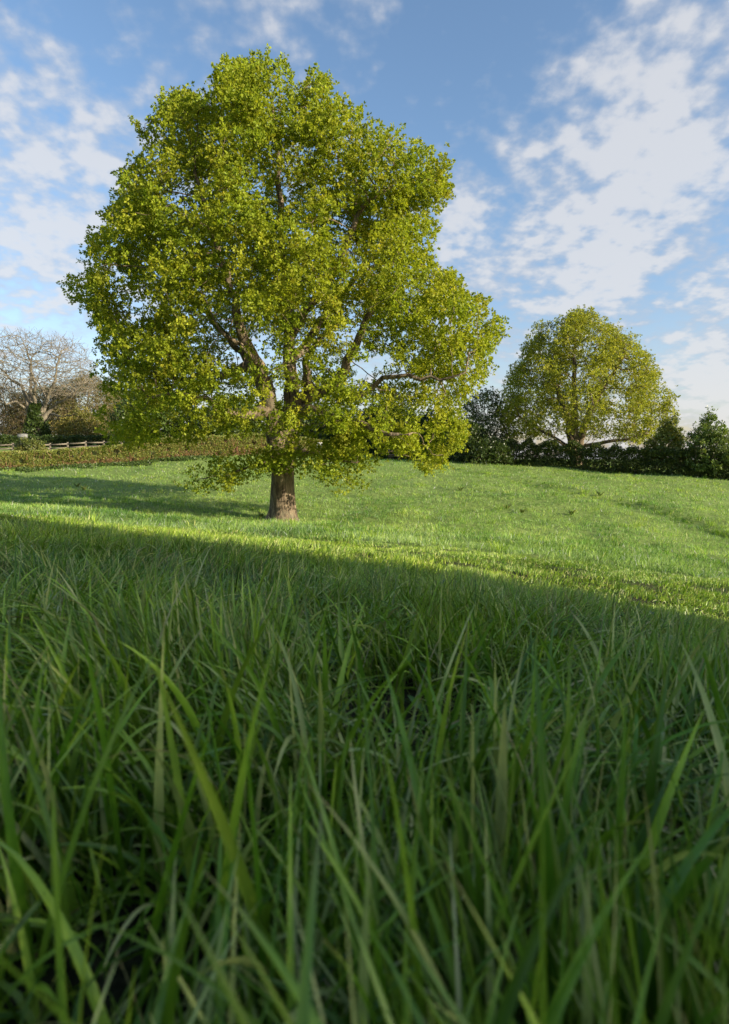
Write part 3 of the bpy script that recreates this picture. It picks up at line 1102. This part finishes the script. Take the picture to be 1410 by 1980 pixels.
# ---- the second oak beyond the right-hand hedge
build_tree('oak_tree', 'rounded olive-green oak tree on several stems standing behind the dark hedge at right', 1115, 46,
           [(975, 850), (958, 800), (966, 760), (962, 738), (985, 722), (990, 700), (1012, 694), (1010, 655), (1030, 645), (1042, 622), (1062, 628), (1075, 608), (1100, 612), (1118, 596), (1140, 604), (1152, 600), (1168, 622), (1196, 628), (1204, 648), (1222, 645), (1238, 675), (1258, 682), (1268, 712),
            (1286, 722), (1284, 745), (1300, 752), (1304, 790), (1290, 850), (1250, 862), (1200, 855), (1150, 850), (1090, 845), (1030, 850)],
           [(0.29, 0.315, 0.038), (0.22, 0.255, 0.032), (0.33, 0.335, 0.045)], [5, 4, 1.4], 1700, 14, 0.135, 31, trunk_r=0.42, shell=0.25, carve=0.35, wl=2.4, sig=(.28, .5),
           step=0.5, kill=0.6, tip=0.018, power=2.15, mat=M_OAK, floor=P(0, 800, 46)[2], depth=0.85, aspect=0.65,
           limbs=[([(1105, 850, 0), (1098, 810, .3), (1080, 760, .8), (1060, 700, 1)], [.3, .26, .18, .1]),
                  ([(1112, 850, 0), (1112, 800, -.3), (1110, 730, -.5), (1112, 660, -.3)], [.3, .26, .18, .08]),
                  ([(1122, 850, 0), (1135, 810, -.8), (1165, 750, -1.2), (1200, 700, -1.2)], [.3, .25, .18, .08]),
                  ([(1130, 862, 0), (1170, 855, -1), (1210, 850, -1.5), (1260, 830, -1.5)], [.17, .14, .11, .06]),
                  ([(1095, 862, 0), (1070, 845, 1), (1020, 820, 1.5)], [.17, .12, .06])])

DARK = [(0.035, 0.06, 0.014), (0.055, 0.09, 0.018), (0.08, 0.115, 0.022)]
MIDG = [(0.06, 0.10, 0.02), (0.085, 0.13, 0.025), (0.12, 0.15, 0.03)]

# ---- right-hand group along the hedge
build_tree('field_maple', 'dark green conical tree at the right edge rising above the dark hedge', 1372, 38,
           [(1318, 912), (1322, 862), (1336, 838), (1334, 826), (1350, 818), (1352, 803), (1364, 804), (1371, 786), (1379, 803), (1392, 806), (1396, 824), (1412, 832), (1418, 850), (1440, 868), (1450, 915), (1370, 915)],
           [(0.09, 0.145, 0.03), (0.13, 0.19, 0.035), (0.17, 0.23, 0.045)], [3, 3, 2], 420, 11, 0.12, 41, trunk_r=0.09, shell=.6, carve=.8, sig=(.12, .25), step=.3, kill=.35, tip=.008, first_h=.6)
build_tree('hawthorn_bush', 'bushy mixed green shrub between the rounded oak and the conical tree', 1300, 40,
           [(1235, 905), (1245, 860), (1270, 835), (1280, 805), (1300, 800), (1308, 812), (1322, 835), (1335, 905)],
           [(0.24, 0.25, 0.04), (0.13, 0.17, 0.03)], [3, 3], 220, 13, 0.14, 42, trunk_r=0.07, shell=.6, carve=.8, sig=(.2, .36), step=.3, kill=.35, tip=.008, stems=3, cat='shrub')
build_tree('ash_sapling', 'thin grey-green tree with see-through twigs to the left of the rounded oak', 935, 48,
           [(885, 880), (878, 810), (895, 770), (930, 752), (965, 758), (990, 790), (1000, 830), (1000, 880)],
           [(0.13, 0.165, 0.06), (0.08, 0.11, 0.03), (0.17, 0.18, 0.04)], [3, 3, 1], 420, 7, 0.15, 43, trunk_r=0.12, shell=.6, carve=.7, sig=(.3, .5), step=.4, kill=.45, tip=.012, stems=3)
build_tree('holly_bush', 'dense blackish-green bush at the foot of the thin grey-green tree', 920, 44,
           [(862, 893), (858, 860), (872, 830), (900, 812), (935, 822), (955, 850), (990, 862), (1000, 900)],
           DARK, [3, 3, 1], 260, 16, 0.15, 44, trunk_r=0.08, shell=.7, carve=1.2, sig=(.25, .45), step=.4, kill=.5, tip=.01, stems=3, cat='shrub')

# ------------------------------------------------------------------ trees behind the great oak
GW = 'trees of the wood behind the great oak'
for i, (nm, lb, px, D, ol, cs, wt, n) in enumerate([
    ('sycamore_tree', 'dark green tree seen low between the trunk of the great oak and its right branches', 760, 60,
     [(690, 885), (680, 830), (700, 795), (735, 780), (775, 785), (810, 800), (835, 830), (835, 885)], DARK, [3, 3, 1], 420),
    ('sycamore_tree', 'dark tree filling the gap beneath the right-hand drooping boughs, nearest the holly', 845, 56,
     [(795, 888), (800, 840), (815, 805), (850, 795), (880, 810), (895, 888)], DARK, [3, 2, 1], 300),
    ('sycamore_tree', 'mid green tree behind the trunk of the great oak just over the clipped hedge', 600, 66,
     [(520, 870), (520, 820), (545, 790), (590, 775), (640, 780), (690, 800), (710, 870)], MIDG, [3, 3, 1], 420),
    ('sycamore_tree', 'broad dark green tree over the clipped hedge just left of the great trunk', 450, 64,
     [(370, 862), (365, 815), (390, 790), (430, 770), (480, 772), (520, 795), (535, 862)], MIDG, [4, 3, 1], 420),
    ('sycamore_tree', 'green tree over the clipped hedge below the left boughs of the great oak', 300, 66,
     [(215, 862), (215, 800), (245, 760), (290, 745), (340, 760), (385, 790), (395, 862)], MIDG, [4, 3, 2], 460),
]):
    build_tree(nm, lb, px, D, ol, cs, wt, n, 13, 0.27, 60 + i, trunk_r=0.2, group=GW, shell=.5, carve=1.0, wl=2.5, sig=(.45, .75), step=.7, kill=.8, tip=.02, stems=2)

# ---- left wood edge
build_tree('hazel_thicket', 'brown twiggy thicket with hanging catkins at the far left edge', 10, 84,
           [(-90, 850), (-95, 790), (-70, 745), (-20, 735), (30, 748), (62, 775), (70, 850)],
           [(0.18, 0.14, 0.075), (0.12, 0.10, 0.045), (0.10, 0.10, 0.03)], [4, 3, 3], 620, 15, 0.2, 71, bark=M_TWIG, trunk_r=0.12, shell=.6, carve=1.0, sig=(.5, .9), step=.6, kill=.7, tip=.03, stems=5, cat='shrub', aspect=.3)
build_tree('hazel_thicket', 'tall pale brown thicket behind the right side of the bare tree', 170, 86,
           [(95, 845), (90, 780), (110, 745), (150, 722), (195, 728), (225, 745), (250, 790), (255, 850)],
           [(0.21, 0.175, 0.085), (0.15, 0.13, 0.05), (0.15, 0.15, 0.04)], [4, 3, 4], 700, 15, 0.2, 72, bark=M_TWIG, trunk_r=0.12, shell=.6, carve=1.0, sig=(.5, .9), step=.6, kill=.7, tip=.03, stems=5, cat='shrub', aspect=.35)
build_tree('willow_bush', 'golden-leaved bush low in front of the pale brown thicket', 152, 74,
           [(105, 852), (103, 820), (120, 800), (150, 790), (182, 798), (205, 825), (205, 852)],
           [(0.27, 0.22, 0.05), (0.17, 0.16, 0.035), (0.13, 0.14, 0.03)], [3, 3, 2], 260, 11, 0.2, 73, bark=M_TWIG, trunk_r=0.08, shell=.6, carve=1.0, sig=(.35, .6), step=.5, kill=.6, tip=.02, stems=4, cat='shrub')
build_tree('conifer_tree', 'dark pointed evergreen just showing above the brown thicket', 225, 100,
           [(195, 840), (198, 780), (212, 750), (225, 738), (240, 750), (258, 790), (260, 840)],
           DARK, [3, 3, 1], 240, 12, 0.3, 74, trunk_r=0.15, shell=.6, carve=1.2, sig=(.5, .8), step=.8, kill=.9, tip=.02)
build_tree('scrub_tree', 'olive scrubby tree behind the forks of the bare tree', 75, 90,
           [(0, 850), (0, 790), (30, 760), (75, 748), (125, 745), (150, 770), (150, 850)],
           [(0.13, 0.125, 0.035), (0.17, 0.14, 0.05), (0.07, 0.09, 0.022)], [3, 3, 3], 560, 15, 0.22, 75, bark=M_TWIG, trunk_r=0.12, shell=.6, carve=1.0, sig=(.5, .9), step=.7, kill=.8, tip=.025, stems=4, aspect=.4)


def build_bare_tree():
    rng = np.random.RandomState(81)
    D = 76
    base = stand(75, D)
    root = empty('bare_tree', base)
    tag(root, 'large leafless ash tree with spreading pale limbs and an ivy-clad foot at left', 'tree')
    S = Skeleton()
    i0 = S.add(base - np.array([0, 0, .2]), -1, .62)
    i1 = S.add(P(72, 825, D), i0, .52)
    for pts_, rad in [
        ([(58, 800, 0), (50, 765, .3), (42, 745, .5), (22, 735, .8), (5, 715, 1), (-20, 700, 1)], [.3, .25, .2, .16, .1, .06]),
        ([(62, 795, 0), (58, 760, 1), (62, 730, 1.5), (60, 700, 2), (52, 680, 2)], [.3, .24, .2, .13, .08]),
        ([(72, 790, 0), (65, 765, -.5), (70, 745, -1), (58, 710, -1), (62, 690, -1)], [.28, .22, .18, .13, .08]),
        ([(84, 788, 0), (90, 770, .5), (80, 750, 1), (72, 735, 1)], [.25, .18, .12, .08]),
        ([(88, 785, 0), (96, 755, -1), (108, 735, -1.5), (110, 705, -2), (118, 685, -2)], [.28, .22, .17, .12, .08]),
        ([(100, 790, 0), (118, 778, -1), (140, 765, -2), (165, 735, -2.5)], [.22, .17, .12, .07]),
        ([(50, 790, 0), (30, 775, -1), (12, 782, -2), (-15, 770, -2)], [.2, .16, .12, .06]),
        ([(98, 800, 0), (120, 806, -2), (150, 800, -3)], [.14, .1, .06]),
    ]:
        S.limb([P(a, b, D + c) for a, b, c in pts_], i1, [v * .9 for v in rad], step=.5, rng=rng)
    ol = [(-85, 800), (-80, 700), (-50, 660), (-10, 650), (30, 642), (75, 645), (95, 662), (110, 652), (145, 655), (165, 675), (190, 712), (188, 750), (170, 790), (100, 800), (0, 800)]
    att, rho = crown_points(ol, D, 3600, rng, depth=.85, shell=.45)
    ok = att[:, 2] > P(0, 765, D)[2]
    S.colonise(att[ok], .36, .36, rng, pull=(0, 0, .12), first=2, jitter=.25)
    has = set(S.parent)
    ends = [i for i in range(len(S.p)) if i not in has]
    for i in ends:
        d = S.p[i] - S.p[S.parent[i]]
        d /= np.linalg.norm(d)
        for k in range(2):
            e = d + rng.normal(0, .38, 3) + np.array([0, 0, .45])
            e /= np.linalg.norm(e)
            a = S.add(S.p[i] + e * rng.uniform(.3, .6), i)
            S.add(S.p[a] + (e + rng.normal(0, .15, 3)) * rng.uniform(.3, .7), a)
    V, fc = S.mesh(tip=.014, power=2.6, sides=(8, 6, 4, 3), flare=.3)
    mesh_obj('trunk', V, fc, M_GREYBARK, root, smooth=True)
    # ivy round the foot
    n = 1500
    a = rng.uniform(0, 6.28, n); h = rng.uniform(0, 1, n) ** .8 * 4.4
    rr = (1.9 - .3 * h) * rng.uniform(.5, 1, n)
    p = base + np.stack([np.cos(a) * rr, np.sin(a) * rr, h], 1)
    v, q, c = leaf_cloud(p, np.full(n, .26), blend(rng, n, DARK, [2, 3, 1]), rng, per=5)
    mesh_obj('ivy', v, q, M_LEAF, root, colors=c)


build_bare_tree()

# ------------------------------------------------------------------ hedges


def hedge_path(knots, n=400):
    """knots: (px, D, height, width) -> arrays along the hedge"""
    k = np.array(knots, float)
    xy = np.array([P(a, 880, d)[:2] for a, d in k[:, :2]])
    s = np.concatenate([[0], np.cumsum(np.hypot(*np.diff(xy, axis=0).T))])
    u = np.linspace(0, s[-1], n)
    x, y = np.interp(u, s, xy[:, 0]), np.interp(u, s, xy[:, 1])
    ker = np.ones(31) / 31
    x = np.convolve(np.pad(x, 15, mode='edge'), ker, 'valid'); y = np.convolve(np.pad(y, 15, mode='edge'), ker, 'valid')
    return u, x, y, np.interp(u, s, k[:, 2]), np.interp(u, s, k[:, 3])


def build_hedge(name, label, knots, leaf, n, colour_of, seed, stems=300, stem_mat=None, ragged=0.05, per=4, stem_r=0.012, round_top=0.0, thin=0.0, world_knots=None, aspect=.65):
    rng = np.random.RandomState(seed)
    u, X, Y, H, W = hedge_path(knots)
    tx, ty = np.gradient(X, u), np.gradient(Y, u)
    ln = np.hypot(tx, ty)
    nx, ny = -ty / ln, tx / ln
    t = rng.uniform(u[0], u[-1], n)
    f = rng.uniform(0, 1, n)
    # surface-biased: front, back, top
    side = rng.choice(4, n, p=[.36, .2, .28, .16])
    h = rng.uniform(0, 1, n)
    w = rng.uniform(-1, 1, n)
    w = np.where(side == 0, -1 + np.abs(rng.normal(0, .12, n)), w)
    w = np.where(side == 1, 1 - np.abs(rng.normal(0, .12, n)), w)
    h = np.where(side == 2, 1 - np.abs(rng.normal(0, .05, n)), h)
    lump = Waves(seed + 1, 1.6, 8, 1)
    lump2 = Waves(seed + 2, 0.7, 10, 3)
    hh = np.interp(t, u, H) * (1 + ragged * lump(t[:, None]) + ragged * .6 * rng.normal(0, 1, n) * (h > .9))
    ww = np.interp(t, u, W) * .5
    if round_top:
        ww = ww * (1 - round_top * np.clip(h, 0, 1) ** 2)
    x = np.interp(t, u, X) + np.interp(t, u, nx) * w * ww
    y = np.interp(t, u, Y) + np.interp(t, u, ny) * w * ww
    z0 = height(x, y)
    p = np.stack([x, y, z0 + h * hh + .02], 1)
    ok = lump2(p) > -1.1 + thin
    if thin:
        ok &= rng.uniform(0, 1, n) < 1 - .5 * thin
    p, h, t, w = p[ok], h[ok], t[ok], w[ok]
    out = np.stack([np.interp(t, u, nx) * w, np.interp(t, u, ny) * w, np.clip(h - .5, 0, 1)], 1)
    mid = len(u) // 2
    base = np.array([X[mid], Y[mid], gz(X[mid], Y[mid])])
    root = empty(name, base)
    tag(root, label, 'hedge')
    v, q, c = leaf_cloud(p, np.full(len(p), leaf), colour_of(h, t, rng), rng, per=per, out=out, aspect=aspect)
    mesh_obj('foliage', v, q, M_LEAF, root, colors=c)
    # stems inside
    S = Skeleton()
    for k in range(stems):
        s = rng.uniform(u[0], u[-1])
        a = rng.uniform(-.9, .9) * np.interp(s, u, W) * .5
        bx, by = np.interp(s, u, X) + np.interp(s, u, nx) * a, np.interp(s, u, Y) + np.interp(s, u, ny) * a
        H_ = np.interp(s, u, H)
        z = gz(bx, by)
        r = stem_r * rng.uniform(.6, 1.4)
        i = S.add((bx, by, z - .03), -1, r * 1.2)
        i = S.add((bx + rng.normal(0, .08), by + rng.normal(0, .08), z + H_ * .4), i, r)
        S.add((bx + rng.normal(0, .18), by + rng.normal(0, .18), z + H_ * rng.uniform(.7, .97)), i, r * .6)
    V, fc = S.mesh(tip=.004, sides=(5, 4, 4, 4))
    tag(mesh_obj('stems', V, fc, stem_mat or M_STEM, root), kind='stuff')
    return root


def beech_colours(h, t, rng):
    n = len(h)
    g = blend(rng, n, [(0.22, 0.25, 0.05), (0.16, 0.20, 0.04), (0.28, 0.26, 0.07)], [4, 4, 2])
    br = blend(rng, n, [(0.30, 0.18, 0.09), (0.22, 0.14, 0.065), (0.34, 0.25, 0.14)], [4, 3, 2])
    lump = Waves(91, 6.0, 8, 1)(t[:, None])
    pb = np.clip(.95 - (h + .1 * lump) * 2.4, 0.06, .9)
    return np.where((rng.uniform(0, 1, n) < pb)[:, None], br, g)


build_hedge('clipped_hedge', 'long low clipped hedge, green above and russet below, along the left edge of the pasture',
            [(-150, 36, 1.05, 1.1), (0, 38, 1.1, 1.1), (200, 40, 1.15, 1.1), (330, 42, 1.45, 1.1), (500, 45, 1.5, 1.2), (620, 49, 1.3, 1.2), (688, 52, .7, 1.0)],
            0.085, 46000, beech_colours, 90, stems=900, ragged=.03)


def dark_colours(h, t, rng):
    return blend(rng, len(h), [(0.045, 0.07, 0.016), (0.08, 0.115, 0.022), (0.15, 0.18, 0.035), (0.20, 0.17, 0.08)], [4, 4, 2.2, .3])


build_hedge('field_hedge', 'shaggy dark green hedge along the right-hand top of the pasture',
            [(735, 52, 1.3, 1.2), (880, 46.5, 1.7, 1.4), (1000, 44, 1.6, 1.4), (1150, 41.5, 1.6, 1.4), (1300, 38.7, 1.55, 1.4), (1410, 37, 1.65, 1.4), (1560, 35, 1.7, 1.4)],
            0.13, 24000, dark_colours, 95, stems=500, ragged=.1, stem_mat=M_TWIG)
build_hedge('low_hedge', 'low blackish-green hedge behind the rail fence at left',
            [(-150, 66, 1.1, 1.2), (100, 68, 1.1, 1.2), (300, 70, 1.2, 1.2)], 0.18, 7000, lambda h, t, r: blend(r, len(h), DARK, [4, 3, 1]), 97, stems=80, stem_mat=M_TWIG)

# unseen conifer screen, added behind the camera at right to shade the long grass
SHADE_A = np.array([2.4, 3.55])                   # a point where its shadow ends on the grass
sd2 = SUN_DIR[:2] / np.linalg.norm(SUN_DIR[:2])
left_of = np.array([-sd2[1], sd2[0]])             # square to the light, away to the far side
if left_of[1] < 0: left_of = -left_of
rng = np.random.RandomState(99)
c0 = SHADE_A + sd2 * 21.0


def build_screen():
    n = 22000
    Wd, Hh, Th = 24.0, 10.5, 3.0
    base = np.array([*(c0 - left_of * Wd / 2), 0]); base[2] = gz(base[0], base[1])
    root = empty('unseen_shade_screen', base)
    tag(root, 'tall unseen evergreen screen, added behind the camera to cast shade over the long grass', 'hedge')
    a = np.concatenate([rng.uniform(-Wd, 0, n - 5000), -3.5 * rng.uniform(0, 1, 5000)])
    h = rng.uniform(0, 1, n)
    lump = Waves(5, 2.0, 8, 1)
    top = Hh * (1 + .035 * lump(a[:, None]))
    b_ = rng.uniform(-1, 1, n) * Th / 2
    keep = a < 9
    edge = .38 * lump(h[:, None] * Hh * .8) * (a > -3)
    xy = c0 + left_of * (a + np.where(a > -2, edge - .2, 0))[:, None] + sd2 * b_[:, None]
    z = height(xy[:, 0], xy[:, 1]) + h * top
    p = np.stack([xy[:, 0], xy[:, 1], z], 1)
    p = p[keep]; n = len(p)
    v, q, c = leaf_cloud(p, np.full(n, .34), blend(rng, n, DARK, [3, 3, 1]), rng, per=3)
    mesh_obj('foliage', v, q, M_LEAF, root, colors=c)
    for k in range(12):
        S = Skeleton()
        a = -Wd * (k + .5) / 12
        q = c0 + left_of * a
        z = gz(q[0], q[1])
        S.limb([(q[0], q[1], z - .1), (q[0], q[1], z + Hh * .5), (q[0], q[1], z + Hh * .92)], -1, [.16, .1, .03])
        V, fc = S.mesh(tip=.01)
        mesh_obj('trunk', V, fc, M_BARK, root)


build_screen()

# ------------------------------------------------------------------ timber and small things


def box(cx, cy, cz, sx, sy, sz, yaw=0.0, bev=0.0, roll=0.0):
    """a box with chamfered long edges; returns verts and quads/ngons as lists"""
    b = min(bev, min(sx, sy, sz) * .3) if bev else 0.0
    hx, hy, hz = sx / 2, sy / 2, sz / 2
    if b:
        prof = [(-hx + b, -hy), (hx - b, -hy), (hx, -hy + b), (hx, hy - b), (hx - b, hy), (-hx + b, hy), (-hx, hy - b), (-hx, -hy + b)]
    else:
        prof = [(-hx, -hy), (hx, -hy), (hx, hy), (-hx, hy)]
    v = [(x, y, -hz) for x, y in prof] + [(x, y, hz) for x, y in prof]
    k = len(prof)
    v = np.array(v)
    if roll:
        cr, sr = math.cos(roll), math.sin(roll)
        v = np.stack([v[:, 0] * cr + v[:, 2] * sr, v[:, 1], -v[:, 0] * sr + v[:, 2] * cr], 1)
    cy_, sy_ = math.cos(yaw), math.sin(yaw)
    v = np.stack([v[:, 0] * cy_ - v[:, 1] * sy_, v[:, 0] * sy_ + v[:, 1] * cy_, v[:, 2]], 1) + np.array([cx, cy, cz])
    quads = [[i, (i + 1) % k, k + (i + 1) % k, k + i] for i in range(k)]
    caps = [list(range(k))[::-1], list(range(k, 2 * k))]
    return v, quads, caps


def boxes_obj(name, bl, mat, parent):
    V, Q, C = [], [], []
    off = 0
    for v, q, c in bl:
        V.append(v); Q += [[i + off for i in f] for f in q]; C += [[i + off for i in f] for f in c]
        off += len(v)
    k = {}
    for f in Q + C: k.setdefault(len(f), []).append(f)
    return mesh_obj(name, np.concatenate(V), [np.array(a) for a in k.values()], mat, parent)


def build_rail_fence():
    D0 = 58.0
    pxs = [-118, -82, -46, -10, 26, 62, 98, 132, 167, 202, 237, 272]
    pts_ = [stand(a, D0 + (a - 26) * .012) for a in pxs]
    root = empty('rail_fence', pts_[len(pts_) // 2])
    tag(root, 'weathered post and two-rail timber fence behind the clipped hedge at left', 'fence')
    for p in pts_:
        boxes_obj('post', [box(p[0], p[1], p[2] + .55, .17, .13, 1.5, bev=.015)], M_WOOD, root)
    for a, b in zip(pts_[:-1], pts_[1:]):
        yaw = math.atan2(b[1] - a[1], b[0] - a[0])
        L = math.hypot(b[0] - a[0], b[1] - a[1])
        m = (a + b) / 2
        roll = -math.atan2(b[2] - a[2], L)
        for hz in (1.12, .74):
            off = np.array([math.sin(yaw), -math.cos(yaw)]) * .09
            boxes_obj('rail', [box(m[0] + off[0], m[1] + off[1], m[2] + hz, L - .02, .045, .12, yaw, roll=roll)], M_WOOD, root)


build_rail_fence()
build_tree('gorse_bush', 'rounded yellow-green bush growing in front of the rail fence at left', 56, 55,
           [(22, 882), (30, 862), (42, 850), (60, 846), (78, 852), (90, 868), (96, 882)],
           [(0.13, 0.15, 0.03), (0.09, 0.115, 0.025), (0.17, 0.165, 0.04)], [3, 3, 1], 170, 14, 0.14, 101, trunk_r=0.05, shell=.8, carve=2, sig=(.16, .28), step=.25, kill=.3, tip=.008, stems=4, cat='shrub', first_h=.3)


def build_small():
    # pale stone block beside the low hedge
    p = stand(46, 64)
    t = P(46, 843, 64)
    root = empty('stone_trough', p)
    tag(root, 'small pale stone trough above the bush by the rail fence', 'trough')
    h = max(.5, t[2] + .25 - p[2])
    wl = .9
    boxes_obj('basin', [box(p[0], p[1], t[2] - .02, wl, .5, .34, bev=.03), box(p[0], p[1] - .22, t[2] + .19, wl, .06, .08), box(p[0], p[1] + .22, t[2] + .19, wl, .06, .08),
                        box(p[0] - .42, p[1], t[2] + .19, .06, .38, .08), box(p[0] + .42, p[1], t[2] + .19, .06, .38, .08)], M_STONE, root)
    boxes_obj('plinth', [box(p[0], p[1], (p[2] - .1 + t[2] - .19) / 2, .6, .4, t[2] - .19 - p[2] + .1, bev=.03)], M_STONE, root)
    # small framed notice on a post in front of the clipped hedge's far end
    D = 46.5
    g = stand(618, D)
    c = P(618, 861, D)
    root = empty('marker_sign', g)
    tag(root, 'small square white-framed marker sign on a post seen just right of the great trunk', 'sign')
    s = .22
    boxes_obj('post', [box(g[0], g[1] + .06, (g[2] - .1 + c[2] + .2) / 2, .07, .07, c[2] + .2 - g[2] + .1)], M_WOOD, root)
    boxes_obj('frame', [box(c[0], c[1], c[2] + .17, .42, .03, .09), box(c[0], c[1], c[2] - .17, .42, .03, .09), box(c[0] - .165, c[1], c[2], .09, .03, .25), box(c[0] + .165, c[1], c[2], .09, .03, .25)], M_WHITE, root)
    boxes_obj('panel', [box(c[0], c[1] + .005, c[2], .24, .016, .25)], M_GREY, root)
    # wooden stile at the corner of the field
    D = 48.5
    g = stand(762, D)
    root = empty('wooden_stile', g)
    tag(root, 'old dark wooden stile in the gap below the right-hand boughs, where the two hedges meet', 'stile')
    for dx in (-.42, .42):
        boxes_obj('post', [box(g[0] + dx, g[1], g[2] + .45, .1, .1, 1.1, bev=.01)], M_DARKWOOD, root)
    for hz in (.45, .75):
        boxes_obj('rail', [box(g[0], g[1] - .07, g[2] + hz, 1.0, .04, .11)], M_DARKWOOD, root)
    boxes_obj('step', [box(g[0], g[1] - .3, g[2] + .32, .9, .25, .05)], M_DARKWOOD, root)
    for dx in (-.3, .3):
        boxes_obj('step_support', [box(g[0] + dx, g[1] - .3, g[2] + .12, .08, .08, .35)], M_DARKWOOD, root)


build_small()


def build_weeds():
    """docks and thistles dotted over the pasture"""
    spots = [(150, 943), (163, 947), (338, 937), (420, 948), (505, 1002), (980, 985), (1010, 992), (1105, 998), (1160, 965), (890, 950)]
    labels = ['broad-leaved weed left of centre in the tree shadow strip, the leftmost of a pair', 'broad-leaved weed on the left pasture, right one of a close pair',
              'broad-leaved weed on the pasture below the left boughs', 'broad-leaved weed beneath the tip of the low left branch',
              'weed growing at the left foot of the great trunk', 'weed mid-pasture right of the great oak, the left one of two neighbours',
              'weed mid-pasture right of the great oak, the right one of two neighbours', 'solitary weed on the pasture below the rounded oak',
              'weed next to the worn bank line on the right',
              'weed near the upper left end of the worn bank line']
    for i, ((a, b), lb) in enumerate(zip(spots, labels)):
        r = np.random.RandomState(300 + i)
        g = hit_ground(a, b, height)
        n = 9
        o = empty('dock_plant', (g[0], g[1], gz(g[0], g[1])))
        tag(o, lb, 'weed', 'weeds dotted over the pasture')
        az = np.linspace(0, 6.28, n, endpoint=False) + r.normal(0, .3, n)
        pos = np.repeat(np.array(o.location)[None], n, 0) + np.stack([np.cos(az), np.sin(az), 0 * az], 1) * .03
        V, q, c = blades(pos, r.uniform(.2, .34, n), r.uniform(.06, .09, n), az, np.full(n, .5), r.uniform(.3, .9, n), blend(r, n, [(0.10, 0.15, 0.03), (0.16, 0.19, 0.05)], [1, 1]), 5, True, rng=r)
        mesh_obj('leaves', V, q, M_LEAF, o, colors=c, smooth=True)


build_weeds()


def build_undergrowth():
    """nettles and rank herbs at the foot of the clipped hedge"""
    rng = np.random.RandomState(400)
    u, X, Y, H, W = hedge_path([(-150, 36, 1, 1), (0, 38, 1, 1), (200, 40, 1, 1), (330, 42, 1, 1), (420, 43.5, 1, 1)])
    n = 5200
    t = rng.uniform(0, u[-1], n)
    o = rng.uniform(1.0, 3.0, n)
    lump = Waves(401, 2.5, 8, 1)(t[:, None])
    ok = o < 2.3 + .5 * lump
    t, o = t[ok], o[ok]
    tx, ty = np.gradient(X, u), np.gradient(Y, u)
    ln = np.hypot(tx, ty)
    x = np.interp(t, u, X) + np.interp(t, u, ty / ln) * o
    y = np.interp(t, u, Y) - np.interp(t, u, tx / ln) * o
    z = height(x, y) + rng.uniform(.02, .18, len(x)) * np.clip(1.2 - o / 3, .3, 1)
    v, q, c = leaf_cloud(np.stack([x, y, z], 1), np.full(len(x), .12), blend(rng, len(x), [(0.05, 0.085, 0.018), (0.085, 0.13, 0.025)], [1, 1]), rng, per=5)
    g = mesh_obj('undergrowth', v, q, M_LEAF, colors=c)
    tag(g, 'dark green nettles and herbs along the foot of the clipped hedge', 'undergrowth', kind='stuff')


build_undergrowth()
